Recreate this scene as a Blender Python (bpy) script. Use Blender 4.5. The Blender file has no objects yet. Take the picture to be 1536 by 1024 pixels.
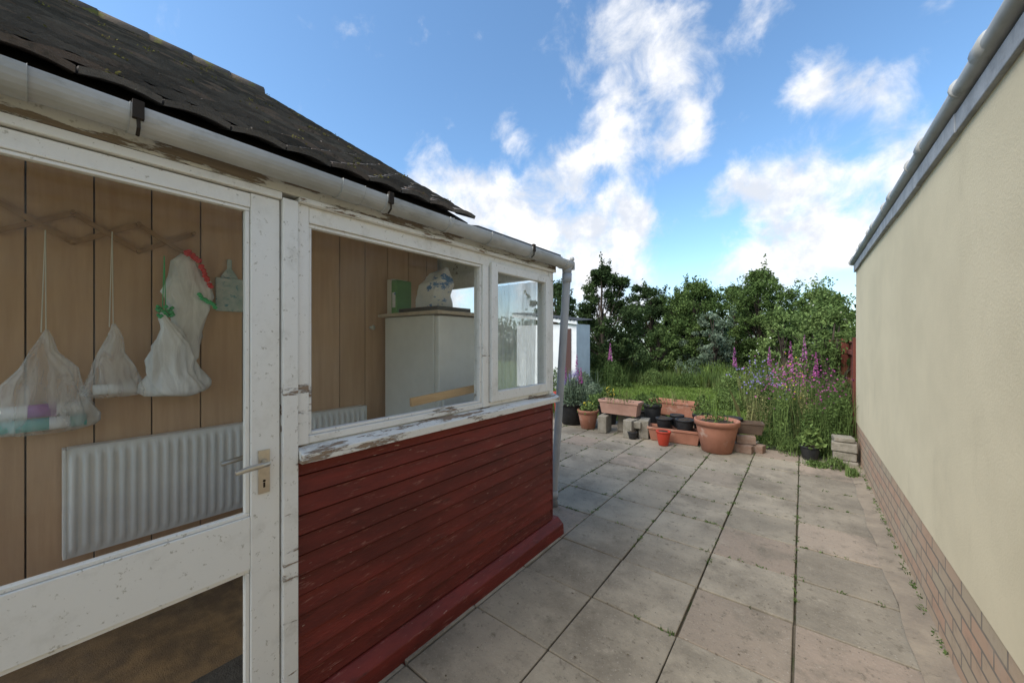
import bpy, math, random
import numpy as np
from mathutils import Vector, Matrix, noise as mnoise
random.seed(7); rng=np.random.default_rng(7)
S=bpy.context.scene
COL=S.collection
# ------------------------------------------------------------ helpers
class MB:
    def __init__(s): s.v=[]; s.f=[]; s.m=[]
    def add(s,vs,fs,m=0):
        o=len(s.v); s.v+= [tuple(p) for p in vs]
        for f in fs: s.f.append(tuple(i+o for i in f)); s.m.append(m)
    def box(s,x0,x1,y0,y1,z0,z1,m=0,rot=None,c=None):
        vs=[Vector((x,y,z)) for z in (z0,z1) for y in (y0,y1) for x in (x0,x1)]
        if rot is not None:
            c=Vector(c) if c is not None else Vector(((x0+x1)/2,(y0+y1)/2,(z0+z1)/2))
            vs=[rot@(p-c)+c for p in vs]
        s.add(vs,[(0,2,3,1),(4,5,7,6),(0,1,5,4),(2,6,7,3),(0,4,6,2),(1,3,7,5)],m)
    def tube(s,pts,rad,seg=8,m=0,cap=True):
        pts=[Vector(p) for p in pts]
        if not hasattr(rad,'__len__'): rad=[rad]*len(pts)
        rings=[]; prev=None
        for i,p in enumerate(pts):
            t=(pts[min(i+1,len(pts)-1)]-pts[max(i-1,0)]).normalized()
            if prev is None:
                a=t.cross(Vector((0,0,1)))
                if a.length<.05: a=t.cross(Vector((0,1,0)))
            else: a=prev-t*prev.dot(t)
            a.normalize(); prev=a; b=t.cross(a)
            rings.append([p+(a*math.cos(2*math.pi*k/seg)+b*math.sin(2*math.pi*k/seg))*rad[i] for k in range(seg)])
        vs=[q for r in rings for q in r]; fs=[]
        for i in range(len(pts)-1):
            for k in range(seg):
                k2=(k+1)%seg
                fs.append((i*seg+k,i*seg+k2,(i+1)*seg+k2,(i+1)*seg+k))
        if cap:
            fs.append(tuple(range(seg-1,-1,-1))); fs.append(tuple((len(pts)-1)*seg+k for k in range(seg)))
        s.add(vs,fs,m)
    def lathe(s,prof,c,seg=32,m=0,sx=1,sy=1,wob=0,ph=0,pleat=0):
        vs=[];fs=[]
        for i,(r,z) in enumerate(prof):
            for k in range(seg):
                a=2*math.pi*k/seg
                rr=r*(1+wob*math.sin(a*5+z*30+ph)+wob*.7*math.sin(a*3-z*17+ph*2)+pleat*math.sin(a*13+ph+z*9))
                vs.append((c[0]+rr*math.cos(a)*sx,c[1]+rr*math.sin(a)*sy,c[2]+z+wob*r*.5*math.sin(a*3+ph)))
        for i in range(len(prof)-1):
            for k in range(seg):
                k2=(k+1)%seg
                fs.append((i*seg+k,i*seg+k2,(i+1)*seg+k2,(i+1)*seg+k))
        fs.append(tuple(range(seg-1,-1,-1))); fs.append(tuple((len(prof)-1)*seg+k for k in range(seg)))
        s.add(vs,fs,m)
    def build(s,name,mats,smooth=False,parent=None,bevel=0,seg=2):
        me=bpy.data.meshes.new(name); me.from_pydata(s.v,[],s.f)
        for mt in (mats if isinstance(mats,(list,tuple)) else [mats]): me.materials.append(mt)
        me.polygons.foreach_set('material_index',s.m)
        if smooth: me.polygons.foreach_set('use_smooth',[True]*len(s.f))
        me.update()
        ob=bpy.data.objects.new(name,me); COL.objects.link(ob)
        if parent: ob.parent=parent
        if bevel:
            b=ob.modifiers.new('bevel','BEVEL'); b.width=bevel; b.segments=seg; b.limit_method='ANGLE'; b.angle_limit=math.radians(40)
        return ob
def grp(name):
    e=bpy.data.objects.new(name,None); COL.objects.link(e); return e
def bx(name,mat,parent,*a,bevel=.003,**k):
    b=MB(); b.box(*a,**k); return b.build(name,mat,parent=parent,bevel=bevel)
def leaves(P,size,aspect=.5,up=0.0):
    P=np.asarray(P); n=len(P); size=np.broadcast_to(np.asarray(size,float),(n,))[:,None]
    a=rng.normal(size=(n,3)); a[:,2]+=up; a/=np.linalg.norm(a,axis=1)[:,None]
    b=rng.normal(size=(n,3)); b-=a*(a*b).sum(1)[:,None]; b/=np.linalg.norm(b,axis=1)[:,None]
    c=np.cross(a,b)
    v=np.empty((n,4,3)); v[:,0]=P-a*size; v[:,1]=P+b*size*aspect+c*size*.15; v[:,2]=P+a*size; v[:,3]=P-b*size*aspect+c*size*.15
    f=np.arange(n*4).reshape(n,4); return v.reshape(-1,3),f
def leafobj(name,parts,mats,parent=None):
    V=[];F=[];Mi=[];o=0
    for (v,f,m) in parts:
        V.append(v); F+= (f+o).tolist(); Mi+=[m]*len(f); o+=len(v)
    me=bpy.data.meshes.new(name); me.from_pydata(np.concatenate(V).tolist(),[],F)
    for mt in mats: me.materials.append(mt)
    me.polygons.foreach_set('material_index',Mi); me.update()
    ob=bpy.data.objects.new(name,me); COL.objects.link(ob)
    if parent: ob.parent=parent
    return ob
def blades(P,h,w,lean=.35):
    P=np.asarray(P); n=len(P); h=np.broadcast_to(np.asarray(h,float),(n,))
    a=rng.uniform(0,2*np.pi,n); d=np.stack([np.cos(a),np.sin(a),0*a],1); l=rng.uniform(.0,lean,n)*h
    b=rng.uniform(0,2*np.pi,n); q=np.stack([np.cos(b),np.sin(b),0*b],1)*w
    v=np.empty((n,5,3)); up=np.stack([0*h,0*h,h],1)
    v[:,0]=P-q; v[:,1]=P+q; v[:,2]=P+up*.6+d*l[:,None]*.35+q*.7; v[:,3]=P+up+d*l[:,None]; v[:,4]=P+up*.6+d*l[:,None]*.35-q*.7
    return v.reshape(-1,3),np.arange(n*5).reshape(n,5)
# ------------------------------------------------------------ materials
def newmat(name):
    m=bpy.data.materials.new(name); m.use_nodes=True; nt=m.node_tree; nt.nodes.clear(); return m,nt
def N(nt,t,**k):
    n=nt.nodes.new(t)
    for a,b in k.items(): setattr(n,a,b)
    return n
def noise(nt,vec,scale,detail=4,rough=.6,dist=0):
    n=N(nt,'ShaderNodeTexNoise'); n.inputs['Scale'].default_value=scale; n.inputs['Detail'].default_value=detail
    n.inputs['Roughness'].default_value=rough; n.inputs['Distortion'].default_value=dist; nt.links.new(vec,n.inputs['Vector']); return n.outputs['Fac']
def mr(nt,val,a,b,c=0,d=1):
    n=N(nt,'ShaderNodeMapRange'); n.interpolation_type='SMOOTHSTEP'
    for i,x in enumerate((a,b,c,d)): n.inputs[i+1].default_value=x
    nt.links.new(val,n.inputs[0]); return n.outputs[0]
def mix(nt,fac,a,b,bt='MIX'):
    n=N(nt,'ShaderNodeMix',data_type='RGBA',blend_type=bt)
    for sock,x in ((n.inputs[0],fac),(n.inputs[6],a),(n.inputs[7],b)):
        if hasattr(x,'is_linked'): nt.links.new(x,sock)
        elif isinstance(x,(int,float)): sock.default_value=x
        else: sock.default_value=(*x,1)
    return n.outputs[2]
def math_(nt,op,a,b=0,c=None):
    n=N(nt,'ShaderNodeMath',operation=op)
    for i,x in enumerate((a,b,c)):
        if x is None: continue
        if hasattr(x,'is_linked'): nt.links.new(x,n.inputs[i])
        else: n.inputs[i].default_value=x
    return n.outputs[0]
def vecscale(nt,vec,sc):
    if tuple(sc)==(1,1,1): return vec
    n=N(nt,'ShaderNodeMapping'); n.inputs['Scale'].default_value=sc; nt.links.new(vec,n.inputs[0]); return n.outputs[0]
def M(name,c1,c2=None,rough=.8,scale=6,sc=(1,1,1),bump=0,bscale=60,metallic=0,island=0,layers=(),spec=.3,bdist=.01,tint=None,bsc=None):
    m,nt=newmat(name); tc=N(nt,'ShaderNodeTexCoord').outputs['Object']
    v=vecscale(nt,tc,sc)
    if c2: col=mix(nt,mr(nt,noise(nt,v,scale,5,.65),.3,.7),c1,c2)
    else: col=mix(nt,0.0,c1,c1)
    ri=None
    if island or tint:
        ri=N(nt,'ShaderNodeNewGeometry').outputs['Random Per Island']
    if tint:
        r2=math_(nt,'FRACT',math_(nt,'MULTIPLY',ri,17.3)); col=mix(nt,mr(nt,r2,tint[1],1,0,1),col,tint[0])
    if island:
        k=mr(nt,ri,0,1,1-island,1+island); cc=N(nt,'ShaderNodeCombineColor')
        for i in range(3): nt.links.new(k,cc.inputs[i])
        col=mix(nt,1.0,col,cc.outputs[0],'MULTIPLY')
    for (lc,ls,lo,hi,lsc) in layers:
        col=mix(nt,mr(nt,noise(nt,vecscale(nt,tc,lsc),ls,6,.7),lo,hi),col,lc)
    p=N(nt,'ShaderNodeBsdfPrincipled'); nt.links.new(col,p.inputs['Base Color']); p.inputs['Roughness'].default_value=rough
    p.inputs['Metallic'].default_value=metallic; p.inputs['Specular IOR Level'].default_value=spec
    if bump:
        b=N(nt,'ShaderNodeBump'); b.inputs['Strength'].default_value=bump; b.inputs['Distance'].default_value=bdist
        nt.links.new(noise(nt,vecscale(nt,tc,bsc or sc),bscale,5,.7),b.inputs['Height']); nt.links.new(b.outputs[0],p.inputs['Normal'])
    o=N(nt,'ShaderNodeOutputMaterial'); nt.links.new(p.outputs[0],o.inputs[0]); return m
def leafmat(name,c1,c2,isl=.45,trans=.3,nscale=1.2):
    m,nt=newmat(name); tc=N(nt,'ShaderNodeTexCoord').outputs['Object']
    ri=N(nt,'ShaderNodeNewGeometry').outputs['Random Per Island']
    col=mix(nt,mr(nt,noise(nt,tc,nscale,2,.6),.38,.62),c1,c2)
    k=mr(nt,ri,0,1,1-isl,1+isl); cc=N(nt,'ShaderNodeCombineColor')
    for i in range(3): nt.links.new(k,cc.inputs[i])
    col=mix(nt,1.0,col,cc.outputs[0],'MULTIPLY')
    p=N(nt,'ShaderNodeBsdfDiffuse'); nt.links.new(col,p.inputs[0])
    t=N(nt,'ShaderNodeBsdfTranslucent'); nt.links.new(col,t.inputs[0])
    ms=N(nt,'ShaderNodeMixShader'); ms.inputs[0].default_value=trans; nt.links.new(p.outputs[0],ms.inputs[1]); nt.links.new(t.outputs[0],ms.inputs[2])
    o=N(nt,'ShaderNodeOutputMaterial'); nt.links.new(ms.outputs[0],o.inputs[0]); return m
def peel(name,lo,hi,paint=(.78,.765,.72),wood=(.19,.14,.10),sc=(6,1,6),scale=3.2,dirt=.45):
    m,nt=newmat(name); tc=N(nt,'ShaderNodeTexCoord').outputs['Object']
    n1=noise(nt,vecscale(nt,tc,sc),scale,8,.72)
    big=noise(nt,tc,2.3,3,.5)
    f=mr(nt,math_(nt,'ADD',math_(nt,'MULTIPLY',n1,.75),math_(nt,'MULTIPLY',big,.25)),lo,hi)
    pc=mix(nt,mr(nt,noise(nt,tc,9,6,.7),.5,.75,0,dirt),paint,(.42,.39,.32))
    pc=mix(nt,mr(nt,noise(nt,tc,55,3,.7),.62,.7,0,.6),pc,(.3,.27,.2))
    wc=mix(nt,noise(nt,vecscale(nt,tc,(40,2,40)),3,4,.6),wood,tuple(x*2.1 for x in wood))
    col=mix(nt,f,pc,wc)
    p=N(nt,'ShaderNodeBsdfPrincipled'); nt.links.new(col,p.inputs['Base Color']); p.inputs['Specular IOR Level'].default_value=.35
    nt.links.new(mr(nt,f,0,1,.45,.9),p.inputs['Roughness'])
    b=N(nt,'ShaderNodeBump'); b.inputs['Strength'].default_value=.7; b.inputs['Distance'].default_value=.004; b.invert=True
    nt.links.new(math_(nt,'ADD',f,math_(nt,'MULTIPLY',noise(nt,tc,45,4,.6),.35)),b.inputs['Height']); nt.links.new(b.outputs[0],p.inputs['Normal'])
    o=N(nt,'ShaderNodeOutputMaterial'); nt.links.new(p.outputs[0],o.inputs[0]); return m
def glassmat(name,haze=.06,ior=1.38):
    m,nt=newmat(name); tc=N(nt,'ShaderNodeTexCoord').outputs['Object']
    t=N(nt,'ShaderNodeBsdfTransparent'); t.inputs[0].default_value=(.97,.98,.97,1)
    g=N(nt,'ShaderNodeBsdfGlossy'); g.inputs['Roughness'].default_value=.01
    d=N(nt,'ShaderNodeBsdfDiffuse'); d.inputs[0].default_value=(.6,.6,.58,1)
    a=N(nt,'ShaderNodeMixShader'); nt.links.new(mr(nt,noise(nt,vecscale(nt,tc,(1,1,.6)),3.5,6,.7),.4,.8,haze*.2,haze*1.5),a.inputs[0]); nt.links.new(t.outputs[0],a.inputs[1]); nt.links.new(d.outputs[0],a.inputs[2])
    bf=N(nt,'ShaderNodeNewGeometry').outputs['Backfacing']   # same reflectance from both sides of a thin pane
    fr=N(nt,'ShaderNodeFresnel'); nt.links.new(math_(nt,'ADD',math_(nt,'MULTIPLY',bf,1/ior-ior),ior),fr.inputs[0])
    b=N(nt,'ShaderNodeMixShader'); nt.links.new(fr.outputs[0],b.inputs[0]); nt.links.new(a.outputs[0],b.inputs[1]); nt.links.new(g.outputs[0],b.inputs[2])
    o=N(nt,'ShaderNodeOutputMaterial'); nt.links.new(b.outputs[0],o.inputs[0]); return m
def film(name,col,a0,a1,sc=(14,14,3)):
    m,nt=newmat(name); tc=N(nt,'ShaderNodeTexCoord').outputs['Object']
    t=N(nt,'ShaderNodeBsdfTransparent'); p=N(nt,'ShaderNodeBsdfPrincipled'); p.inputs['Base Color'].default_value=(*col,1); p.inputs['Roughness'].default_value=.35
    nz=noise(nt,vecscale(nt,tc,sc),1.2,3,.55,1.0)
    bb=N(nt,'ShaderNodeBump'); bb.inputs['Strength'].default_value=.4; bb.inputs['Distance'].default_value=.02; nt.links.new(nz,bb.inputs['Height']); nt.links.new(bb.outputs[0],p.inputs['Normal'])
    a=N(nt,'ShaderNodeMixShader'); nt.links.new(mr(nt,nz,.35,.65,a0,a1),a.inputs[0]); nt.links.new(t.outputs[0],a.inputs[1]); nt.links.new(p.outputs[0],a.inputs[2])
    o=N(nt,'ShaderNodeOutputMaterial'); nt.links.new(a.outputs[0],o.inputs[0]); return m
white=peel('peeling_white_paint',.60,.63)
white2=peel('worn_white_sill',.54,.565)
beamm=peel('weathered_beam',.485,.52,wood=(.13,.1,.07),paint=(.6,.58,.52))
doorp=peel('door_white_gloss',.70,.73,dirt=.25)
redw=M('red_painted_boards',(.175,.026,.018),(.105,.018,.013),rough=.5,scale=3,sc=(1,1,5),bump=.3,bscale=18,bsc=(1,.6,9),island=.16,spec=.3,
  layers=[((.30,.13,.10),11,.58,.72,(1,.8,6)),((.04,.014,.01),6,.57,.76,(1,.7,4)),((.42,.30,.24),30,.66,.72,(1,.5,3))])
gutm=M('grey_white_upvc',(.47,.47,.455),(.32,.32,.30),rough=.5,scale=5,sc=(1,.5,1),layers=[((.2,.2,.17),14,.54,.8,(1,.4,1))],spec=.4)
pipem=M('grey_upvc_pipe',(.42,.44,.47),(.34,.36,.39),rough=.45,scale=4)
tilem=M('roof_tile',(.13,.112,.095),(.08,.071,.062),rough=.9,scale=3,bump=.7,bscale=45,island=.22,tint=((.16,.12,.095),.65),
  layers=[((.05,.045,.038),9,.54,.70,(1,1,1)),((.11,.10,.04),7,.64,.74,(1,1,1)),((.24,.22,.18),26,.65,.73,(1,1,1))])
ridgem=M('ridge_tile',(.14,.10,.07),(.09,.07,.055),rough=.9,bump=.6,layers=[((.15,.14,.03),8,.52,.64,(1,1,1))],island=.2)
render_m=M('cream_render',(.70,.60,.405),(.62,.53,.355),rough=.9,scale=1.3,bump=.45,bscale=90,bdist=.004,
  layers=[((.56,.475,.315),2.6,.55,.85,(1,1.2,.6)),((.44,.38,.26),9,.66,.9,(1,3,.5))])
lead=M('lead_flashing',(.22,.23,.24),(.36,.37,.38),rough=.6,scale=8,bump=.4,bscale=14,spec=.4)
slabm=M('riven_sandstone_slab',(.315,.272,.205),(.225,.195,.15),rough=.88,scale=2.6,bump=.7,bscale=14,bdist=.01,island=.10,tint=((.30,.235,.18),.82),
  layers=[((.17,.145,.11),1.5,.45,.68,(1,1,1)),((.38,.33,.255),5,.58,.8,(1,1.6,1)),((.13,.11,.08),16,.54,.74,(1,1,1)),((.36,.32,.26),90,.58,.70,(1,1,1)),((.09,.078,.06),60,.60,.70,(1,1,1))],spec=.2)
mortar=M('dirty_joint_mortar',(.11,.09,.06),(.16,.13,.09),rough=.95,scale=9,bump=.6,layers=[((.06,.08,.025),5,.5,.65,(1,1,1))])
concrete=M('concrete_strip',(.31,.255,.185),(.22,.18,.135),rough=.9,scale=5,bump=.6,bscale=30,layers=[((.12,.10,.07),12,.55,.72,(1,1,1))])
earth=M('earth_and_turf',(.09,.13,.03),(.13,.17,.045),rough=1,scale=2.2,bump=.6,layers=[((.07,.05,.035),3,.66,.76,(1,1,1))])
soil=M('soil',(.035,.025,.018),(.06,.045,.03),rough=1,scale=20,bump=.8)
panelm=M('wood_effect_panel',(.62,.41,.255),(.54,.345,.21),rough=.55,scale=2.5,sc=(1,9,.7),island=.06,bump=.05,layers=[((.46,.29,.17),7,.62,.85,(1,14,.5))])
darkm=M('dark_gap',(.03,.022,.016),rough=.9)
radm=M('radiator_enamel',(.80,.80,.77),(.74,.74,.71),rough=.35,spec=.5)
fridgem=M('fridge_enamel',(.80,.79,.73),(.74,.73,.67),rough=.3,spec=.5)
worktop=M('worktop_laminate',(.6,.5,.37),(.5,.4,.3),rough=.4,scale=20)
floorm=M('coir_mat',(.26,.165,.08),(.12,.08,.045),rough=1,scale=9,bump=.8,bscale=160)
ceilm=M('ceiling_paint',(.8,.79,.75),rough=.9)
metal=M('aluminium_handle',(.62,.58,.5),(.5,.46,.4),rough=.3,metallic=.9,scale=20,layers=[((.22,.12,.07),25,.6,.75,(1,1,1))])
brass=M('brass',(.55,.35,.1),(.4,.25,.08),rough=.35,metallic=.8)
terra=M('terracotta',(.38,.17,.11),(.31,.135,.085),rough=.8,scale=5,bump=.2,layers=[((.46,.32,.25),7,.54,.75,(1,1,1)),((.15,.10,.07),9,.60,.8,(1,1,1))])
terrapink=M('faded_plastic_terracotta',(.43,.26,.20),(.35,.20,.15),rough=.7,scale=6,layers=[((.24,.17,.13),8,.6,.8,(1,1,1))])
redpl=M('red_plastic',(.5,.06,.03),(.42,.05,.03),rough=.5)
blackpl=M('black_plastic',(.018,.018,.02),(.035,.035,.035),rough=.5)
blockm=M('concrete_block',(.3,.27,.22),(.2,.18,.14),rough=.95,scale=12,bump=.7,bscale=50,layers=[((.1,.11,.06),9,.6,.75,(1,1,1))])
fencem=M('red_brown_fence',(.2,.055,.035),(.13,.04,.028),rough=.85,scale=4,sc=(1,6,.8),island=.2,bump=.3,bscale=20,bsc=(6,6,.6))
bark=M('bark',(.08,.06,.045),(.045,.035,.028),rough=1,scale=12,bump=.8)
pine=M('pine_board',(.66,.43,.22),(.56,.34,.16),rough=.6,scale=3,sc=(12,1,12))
shedw=M('shed_white',(.72,.73,.74),(.62,.63,.64),rough=.7,scale=3)
shedd=M('shed_brown_door',(.07,.035,.03),rough=.6)
shedr=M('corrugated_roof',(.06,.065,.07),(.1,.1,.1),rough=.8,scale=6)
rollw=M('tissue_roll',(.8,.8,.8),rough=.8); purple=M('purple_label',(.33,.1,.40),rough=.5); teal=M('teal_label',(.12,.45,.43),rough=.5)
greenb=M('green_box',(.16,.40,.15),(.12,.32,.12),rough=.5); greenr=M('green_ribbon',(.05,.5,.18),rough=.5); redr=M('red_ribbon',(.7,.03,.03),rough=.5)
boardm=M('patterned_board',(.35,.5,.5),(.62,.68,.66),rough=.4,scale=14,layers=[((.15,.35,.42),30,.55,.62,(1,1,2))])
strawm=M('string',(.7,.68,.6),rough=.9)
trellism=M('trellis_wood',(.40,.24,.12),(.30,.17,.09),rough=.6,scale=10)
flour=M('flour_bag_plastic',(.82,.83,.85),(.72,.75,.80),rough=.3,scale=8,bump=.3,bscale=14,layers=[((.10,.26,.55),5,.54,.58,(1,1,2.2)),((.82,.83,.85),14,.55,.6,(1,1,1))])
bagf=film('polythene_film',(.9,.9,.9),.14,.42); bagw=film('white_carrier_bag',(.9,.9,.9),.72,.95); net=film('net_curtain',(.92,.94,.93),.45,.68,(8,8,2))
glass=glassmat('window_glass',.05); glass2=glassmat('casement_glass',.14)
L_dark=leafmat('leaf_dark',(.042,.066,.027),(.075,.11,.042))
L_mid=leafmat('leaf_mid',(.088,.135,.042),(.135,.195,.062))
L_light=leafmat('leaf_light',(.14,.20,.062),(.19,.26,.09))
L_grey=leafmat('leaf_grey_green',(.14,.19,.12),(.21,.26,.18))
L_grass=leafmat('grass_blade',(.14,.21,.045),(.20,.28,.075),nscale=2)
L_dry=leafmat('dry_grass',(.24,.23,.10),(.18,.21,.08))
F_pink=leafmat('petal_magenta',(.40,.10,.28),(.5,.18,.4),isl=.3); F_lav=leafmat('petal_lavender',(.28,.23,.52),(.38,.31,.62),isl=.2)
F_white=leafmat('petal_cream',(.7,.68,.5),(.75,.74,.65),isl=.1); F_yel=leafmat('petal_yellow',(.65,.5,.06),(.7,.6,.1),isl=.1)
# brick
brickm,nt=newmat('buff_brick'); tc=N(nt,'ShaderNodeTexCoord').outputs['Object']
sp=N(nt,'ShaderNodeSeparateXYZ'); nt.links.new(tc,sp.inputs[0]); cb=N(nt,'ShaderNodeCombineXYZ')
nt.links.new(math_(nt,'ADD',sp.outputs[1],sp.outputs[0]),cb.inputs[0]); nt.links.new(sp.outputs[2],cb.inputs[1])
bt=N(nt,'ShaderNodeTexBrick'); nt.links.new(cb.outputs[0],bt.inputs['Vector'])
for k,vv in (('Scale',1),('Mortar Size',.0065),('Mortar Smooth',.1),('Bias',0),('Brick Width',.225),('Row Height',.075)): bt.inputs[k].default_value=vv
bt.inputs['Color1'].default_value=(.46,.28,.18,1); bt.inputs['Color2'].default_value=(.42,.33,.22,1); bt.inputs['Mortar'].default_value=(.20,.165,.125,1)
c=mix(nt,mr(nt,noise(nt,tc,14,5,.7),.48,.75,0,.6),bt.outputs[0],(.26,.19,.13))
c=mix(nt,mr(nt,noise(nt,tc,4,4,.7),.5,.7,0,.4),c,(.42,.34,.25))
p=N(nt,'ShaderNodeBsdfPrincipled'); nt.links.new(c,p.inputs[0]); p.inputs['Roughness'].default_value=.9
b=N(nt,'ShaderNodeBump'); b.inputs['Strength'].default_value=.9; b.inputs['Distance'].default_value=.006; b.invert=True
nt.links.new(math_(nt,'ADD',bt.outputs[1],math_(nt,'MULTIPLY',noise(nt,tc,60,4,.7),.4)),b.inputs['Height']); nt.links.new(b.outputs[0],p.inputs['Normal'])
o=N(nt,'ShaderNodeOutputMaterial'); nt.links.new(p.outputs[0],o.inputs[0])

# ------------------------------------------------------------ ground
g=MB(); R=400; g.add([(-R,-R,-.06),(R,-R,-.06),(R,R,-.06),(-R,R,-.06)],[(0,1,2,3)]); g.build('ground',earth)
pat=grp('patio')
b=MB(); b.add([(-6,-3,-.022),(.43,-3,-.022),(.43,5.9,-.022),(-.2,6.45,-.022),(-6,6.5,-.022)],[(0,1,2,3,4)]); b.build('joint_bed',mortar,parent=pat)
b=MB(); s=.457
for i in range(-12,1):
    for j in range(-10,11):
        x0=-.035+s*i; y0=1.95+.46*j
        if x0+s>.43 or y0>6.2 or (x0>-.6 and y0>5.9): continue
        if x0+s<-1.75 and y0+s<2.3: continue
        gp=random.uniform(.003,.006); r=Matrix.Rotation(random.gauss(0,.005),3,'Z')@Matrix.Rotation(random.gauss(0,.003),3,'X')@Matrix.Rotation(random.gauss(0,.003),3,'Y')
        b.box(x0+gp,x0+s-gp,y0+gp,y0+.46-gp,-.045,random.gauss(0,.0015),rot=r)
b.build('paving_slabs',slabm,parent=pat,bevel=.005)
b=MB(); ny=60; vs=[]; 
for k in range(ny+1):
    y=-3+k*9.1/ny; xl=.405+.010*math.sin(y*9)+random.uniform(-.006,.006)
    vs+=[(xl,y,.007),(.53,y,.020+random.uniform(0,.006))]
b.add(vs,[(2*k,2*k+1,2*k+3,2*k+2) for k in range(ny)]); b.build('mortar_strip',concrete,parent=pat)
P=[]
for _ in range(900):
    i=random.randint(-9,0); j=random.randint(0,10)
    x=-.035+s*i; y=1.95+.46*j
    if random.random()<.5: x+=random.uniform(0,s)
    else: y+=random.uniform(0,.46)
    if y<2.6 and random.random()<.8: continue
    if x>.4 or (x<-1.4 and y<2.4): continue
    for q in range(random.randint(3,14)): P.append((x+random.gauss(0,.010),y+random.gauss(0,.010),-.012))
for _ in range(90):
    y=random.uniform(2.5,6.2); x=.515-random.random()*.01
    for q in range(random.randint(2,8)): P.append((x+random.gauss(0,.006),y+random.gauss(0,.02),.01))
P=np.array(P); v,f=blades(P,rng.uniform(.008,.030,len(P)),.0025,1.2)
v2,f2=leaves(P[::3]+[0,0,.014],.007,.7)
leafobj('joint_weeds',[(v,f,0),(v2,f2,0)],[L_mid])
n=520; P=np.stack([rng.uniform(-1.35,.42,n),rng.uniform(.6,5.7,n),np.full(n,.006)],1)
v,f=leaves(P,rng.uniform(.002,.009,n),.6); v[:,2]=.003+np.abs(v[:,2]-.006)*.3; leafobj('fallen_leaf_litter',[(v,f,0)],[M('litter',(.06,.04,.025),(.12,.09,.05))])

# ------------------------------------------------------------ neighbouring wall (right)
nb=grp('neighbour_rendered_wall'); YE=6.27
bx('render',render_m,nb,.52,3.2,-3,YE,.45,2.34,bevel=.006)
bx('brick_plinth',brickm,nb,.526,3.19,-3,YE-.006,-.05,.45,bevel=.004)
b=MB()
for k in range(14):
    y0=-3+k*.67; b.box(.495+random.uniform(0,.006),.6,y0,min(y0+.68,YE+.02),2.315+random.uniform(-.006,.006),2.40)
b.build('lead_flashing',lead,parent=nb,bevel=.004)
bx('coping',lead,nb,.53,3.3,-3,YE+.03,2.402,2.43)
b=MB(); b.tube([(.50,-3,2.455),(.50,YE+.05,2.44)],.033,14)
for k in range(11):
    y=-2.2+k*.83
    b.tube([(.50,y,2.4545),(.50,y+.09,2.4535)],.039,14)
    b.tube([(.50,y+.3,2.4545),(.50,y+.315,2.4535)],.041,14)
b.build('pipe_run',gutm,True,parent=nb)

# ------------------------------------------------------------ house roof
hs=grp('bungalow')
sl=math.atan(.63); cs,sn=math.cos(sl),math.sin(sl)
ex,ez=-1.50,2.12
gauge=.105; tw=.165; b=MB()
nr=int(3.84/gauge); YB=-1.45  # YB: house cut short out of view so sun gets into the porch
def RP(u,y,w): return (ex-u*cs+w*sn,y,ez+u*sn+w*cs)
for r in range(nr):
    ro=random.gauss(0,.002)
    for k in range(-18,1):
        off=(tw/2 if r%2 else 0)
        y1=1.55-(-k)*tw-off; y0=y1-tw+.005
        if r%2 and k==0: y1+=tw/2
        u=r*gauge+ro+random.gauss(0,.002); lift=abs(random.gauss(0,.0015))
        cam=.012; segs=4; th=.018; L=gauge*1.5
        base=[]; ys=[y0+(y1-y0)*q/segs for q in range(segs+1)]
        tilt=random.gauss(0,.0008)
        for (uu,wb) in ((u,.030),(u+L,.002)):
            for w in (0,th):
                for q,y in enumerate(ys):
                    cc=cam*math.sin(math.pi*q/segs)
                    base.append(RP(uu,y,wb+w+cc+lift+tilt*(q-2)))
        n=segs+1; fs=[]
        for q in range(segs):
            fs.append((q,q+1,n+q+1,n+q)); fs.append((n+q,n+q+1,3*n+q+1,3*n+q)); fs.append((q+1,q,2*n+q,2*n+q+1))
        fs.append((0,n,3*n,2*n)); fs.append((segs,2*n+segs,3*n+segs,n+segs))
        b.add(base,fs)
b.build('roof_tiles',tilem,parent=hs)
P=[]
for _ in range(150):
    u=random.randint(1,nr-1)*gauge+random.uniform(-.02,.01); y=random.uniform(YB,1.5)
    if random.random()<.3: u=random.uniform(3.5,3.85)
    m_=random.randint(5,18); rr=random.uniform(.006,.018)
    c=np.array(RP(u,y,.052)); P.append(c+rng.normal(0,1,(m_,3))*[rr,rr*1.3,rr*.35])
P=np.concatenate(P); v,f=leaves(P,.006,.8); leafobj('roof_moss',[(v,f,0)],[leafmat('moss',(.10,.095,.03),(.15,.13,.05))],hs)
b=MB()
vs=[RP(0.02,YB,0),RP(0.02,1.53,0),RP(3.9,1.53,0),RP(3.9,YB,0)]
vs+= [ (x,y,z-.04) for x,y,z in vs]
b.add(vs,[(0,1,2,3),(7,6,5,4),(0,4,5,1),(1,5,6,2),(2,6,7,3)]); b.build('roof_deck',darkm,parent=hs)
rx,_,rz=RP(3.9,0,0)
b=MB()
for k in range(10):
    y1=1.57-k*.31; b.tube([(rx,y1,rz-.01),(rx,y1-.325,rz-.012)],[.112,.108],14)
b.build('ridge_tiles',ridgem,True,parent=hs)
b=MB(); vs=[(rx,YB,rz),(rx,1.5,rz),(2*rx-ex,1.5,ez),(2*rx-ex,YB,ez)]; b.add(vs,[(3,2,1,0)]); b.build('rear_slope',tilem,parent=hs)
for nm,yy in (('gable_wall',1.49),('gable_wall_back',YB+.04)):
    b=MB(); b.add([(-2.79,yy,-.05),(-2.79,yy,ez+.63*1.22),(rx,yy,rz-.05),(2*rx+2.78,yy,ez+.63*1.2),(2*rx+2.78,yy,-.05)],[(0,4,3,2,1)]); b.build(nm,brickm,parent=hs)
bx('side_wall',render_m,hs,-2.9,-2.79,YB+.05,2.40,-.05,2.7)

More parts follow.
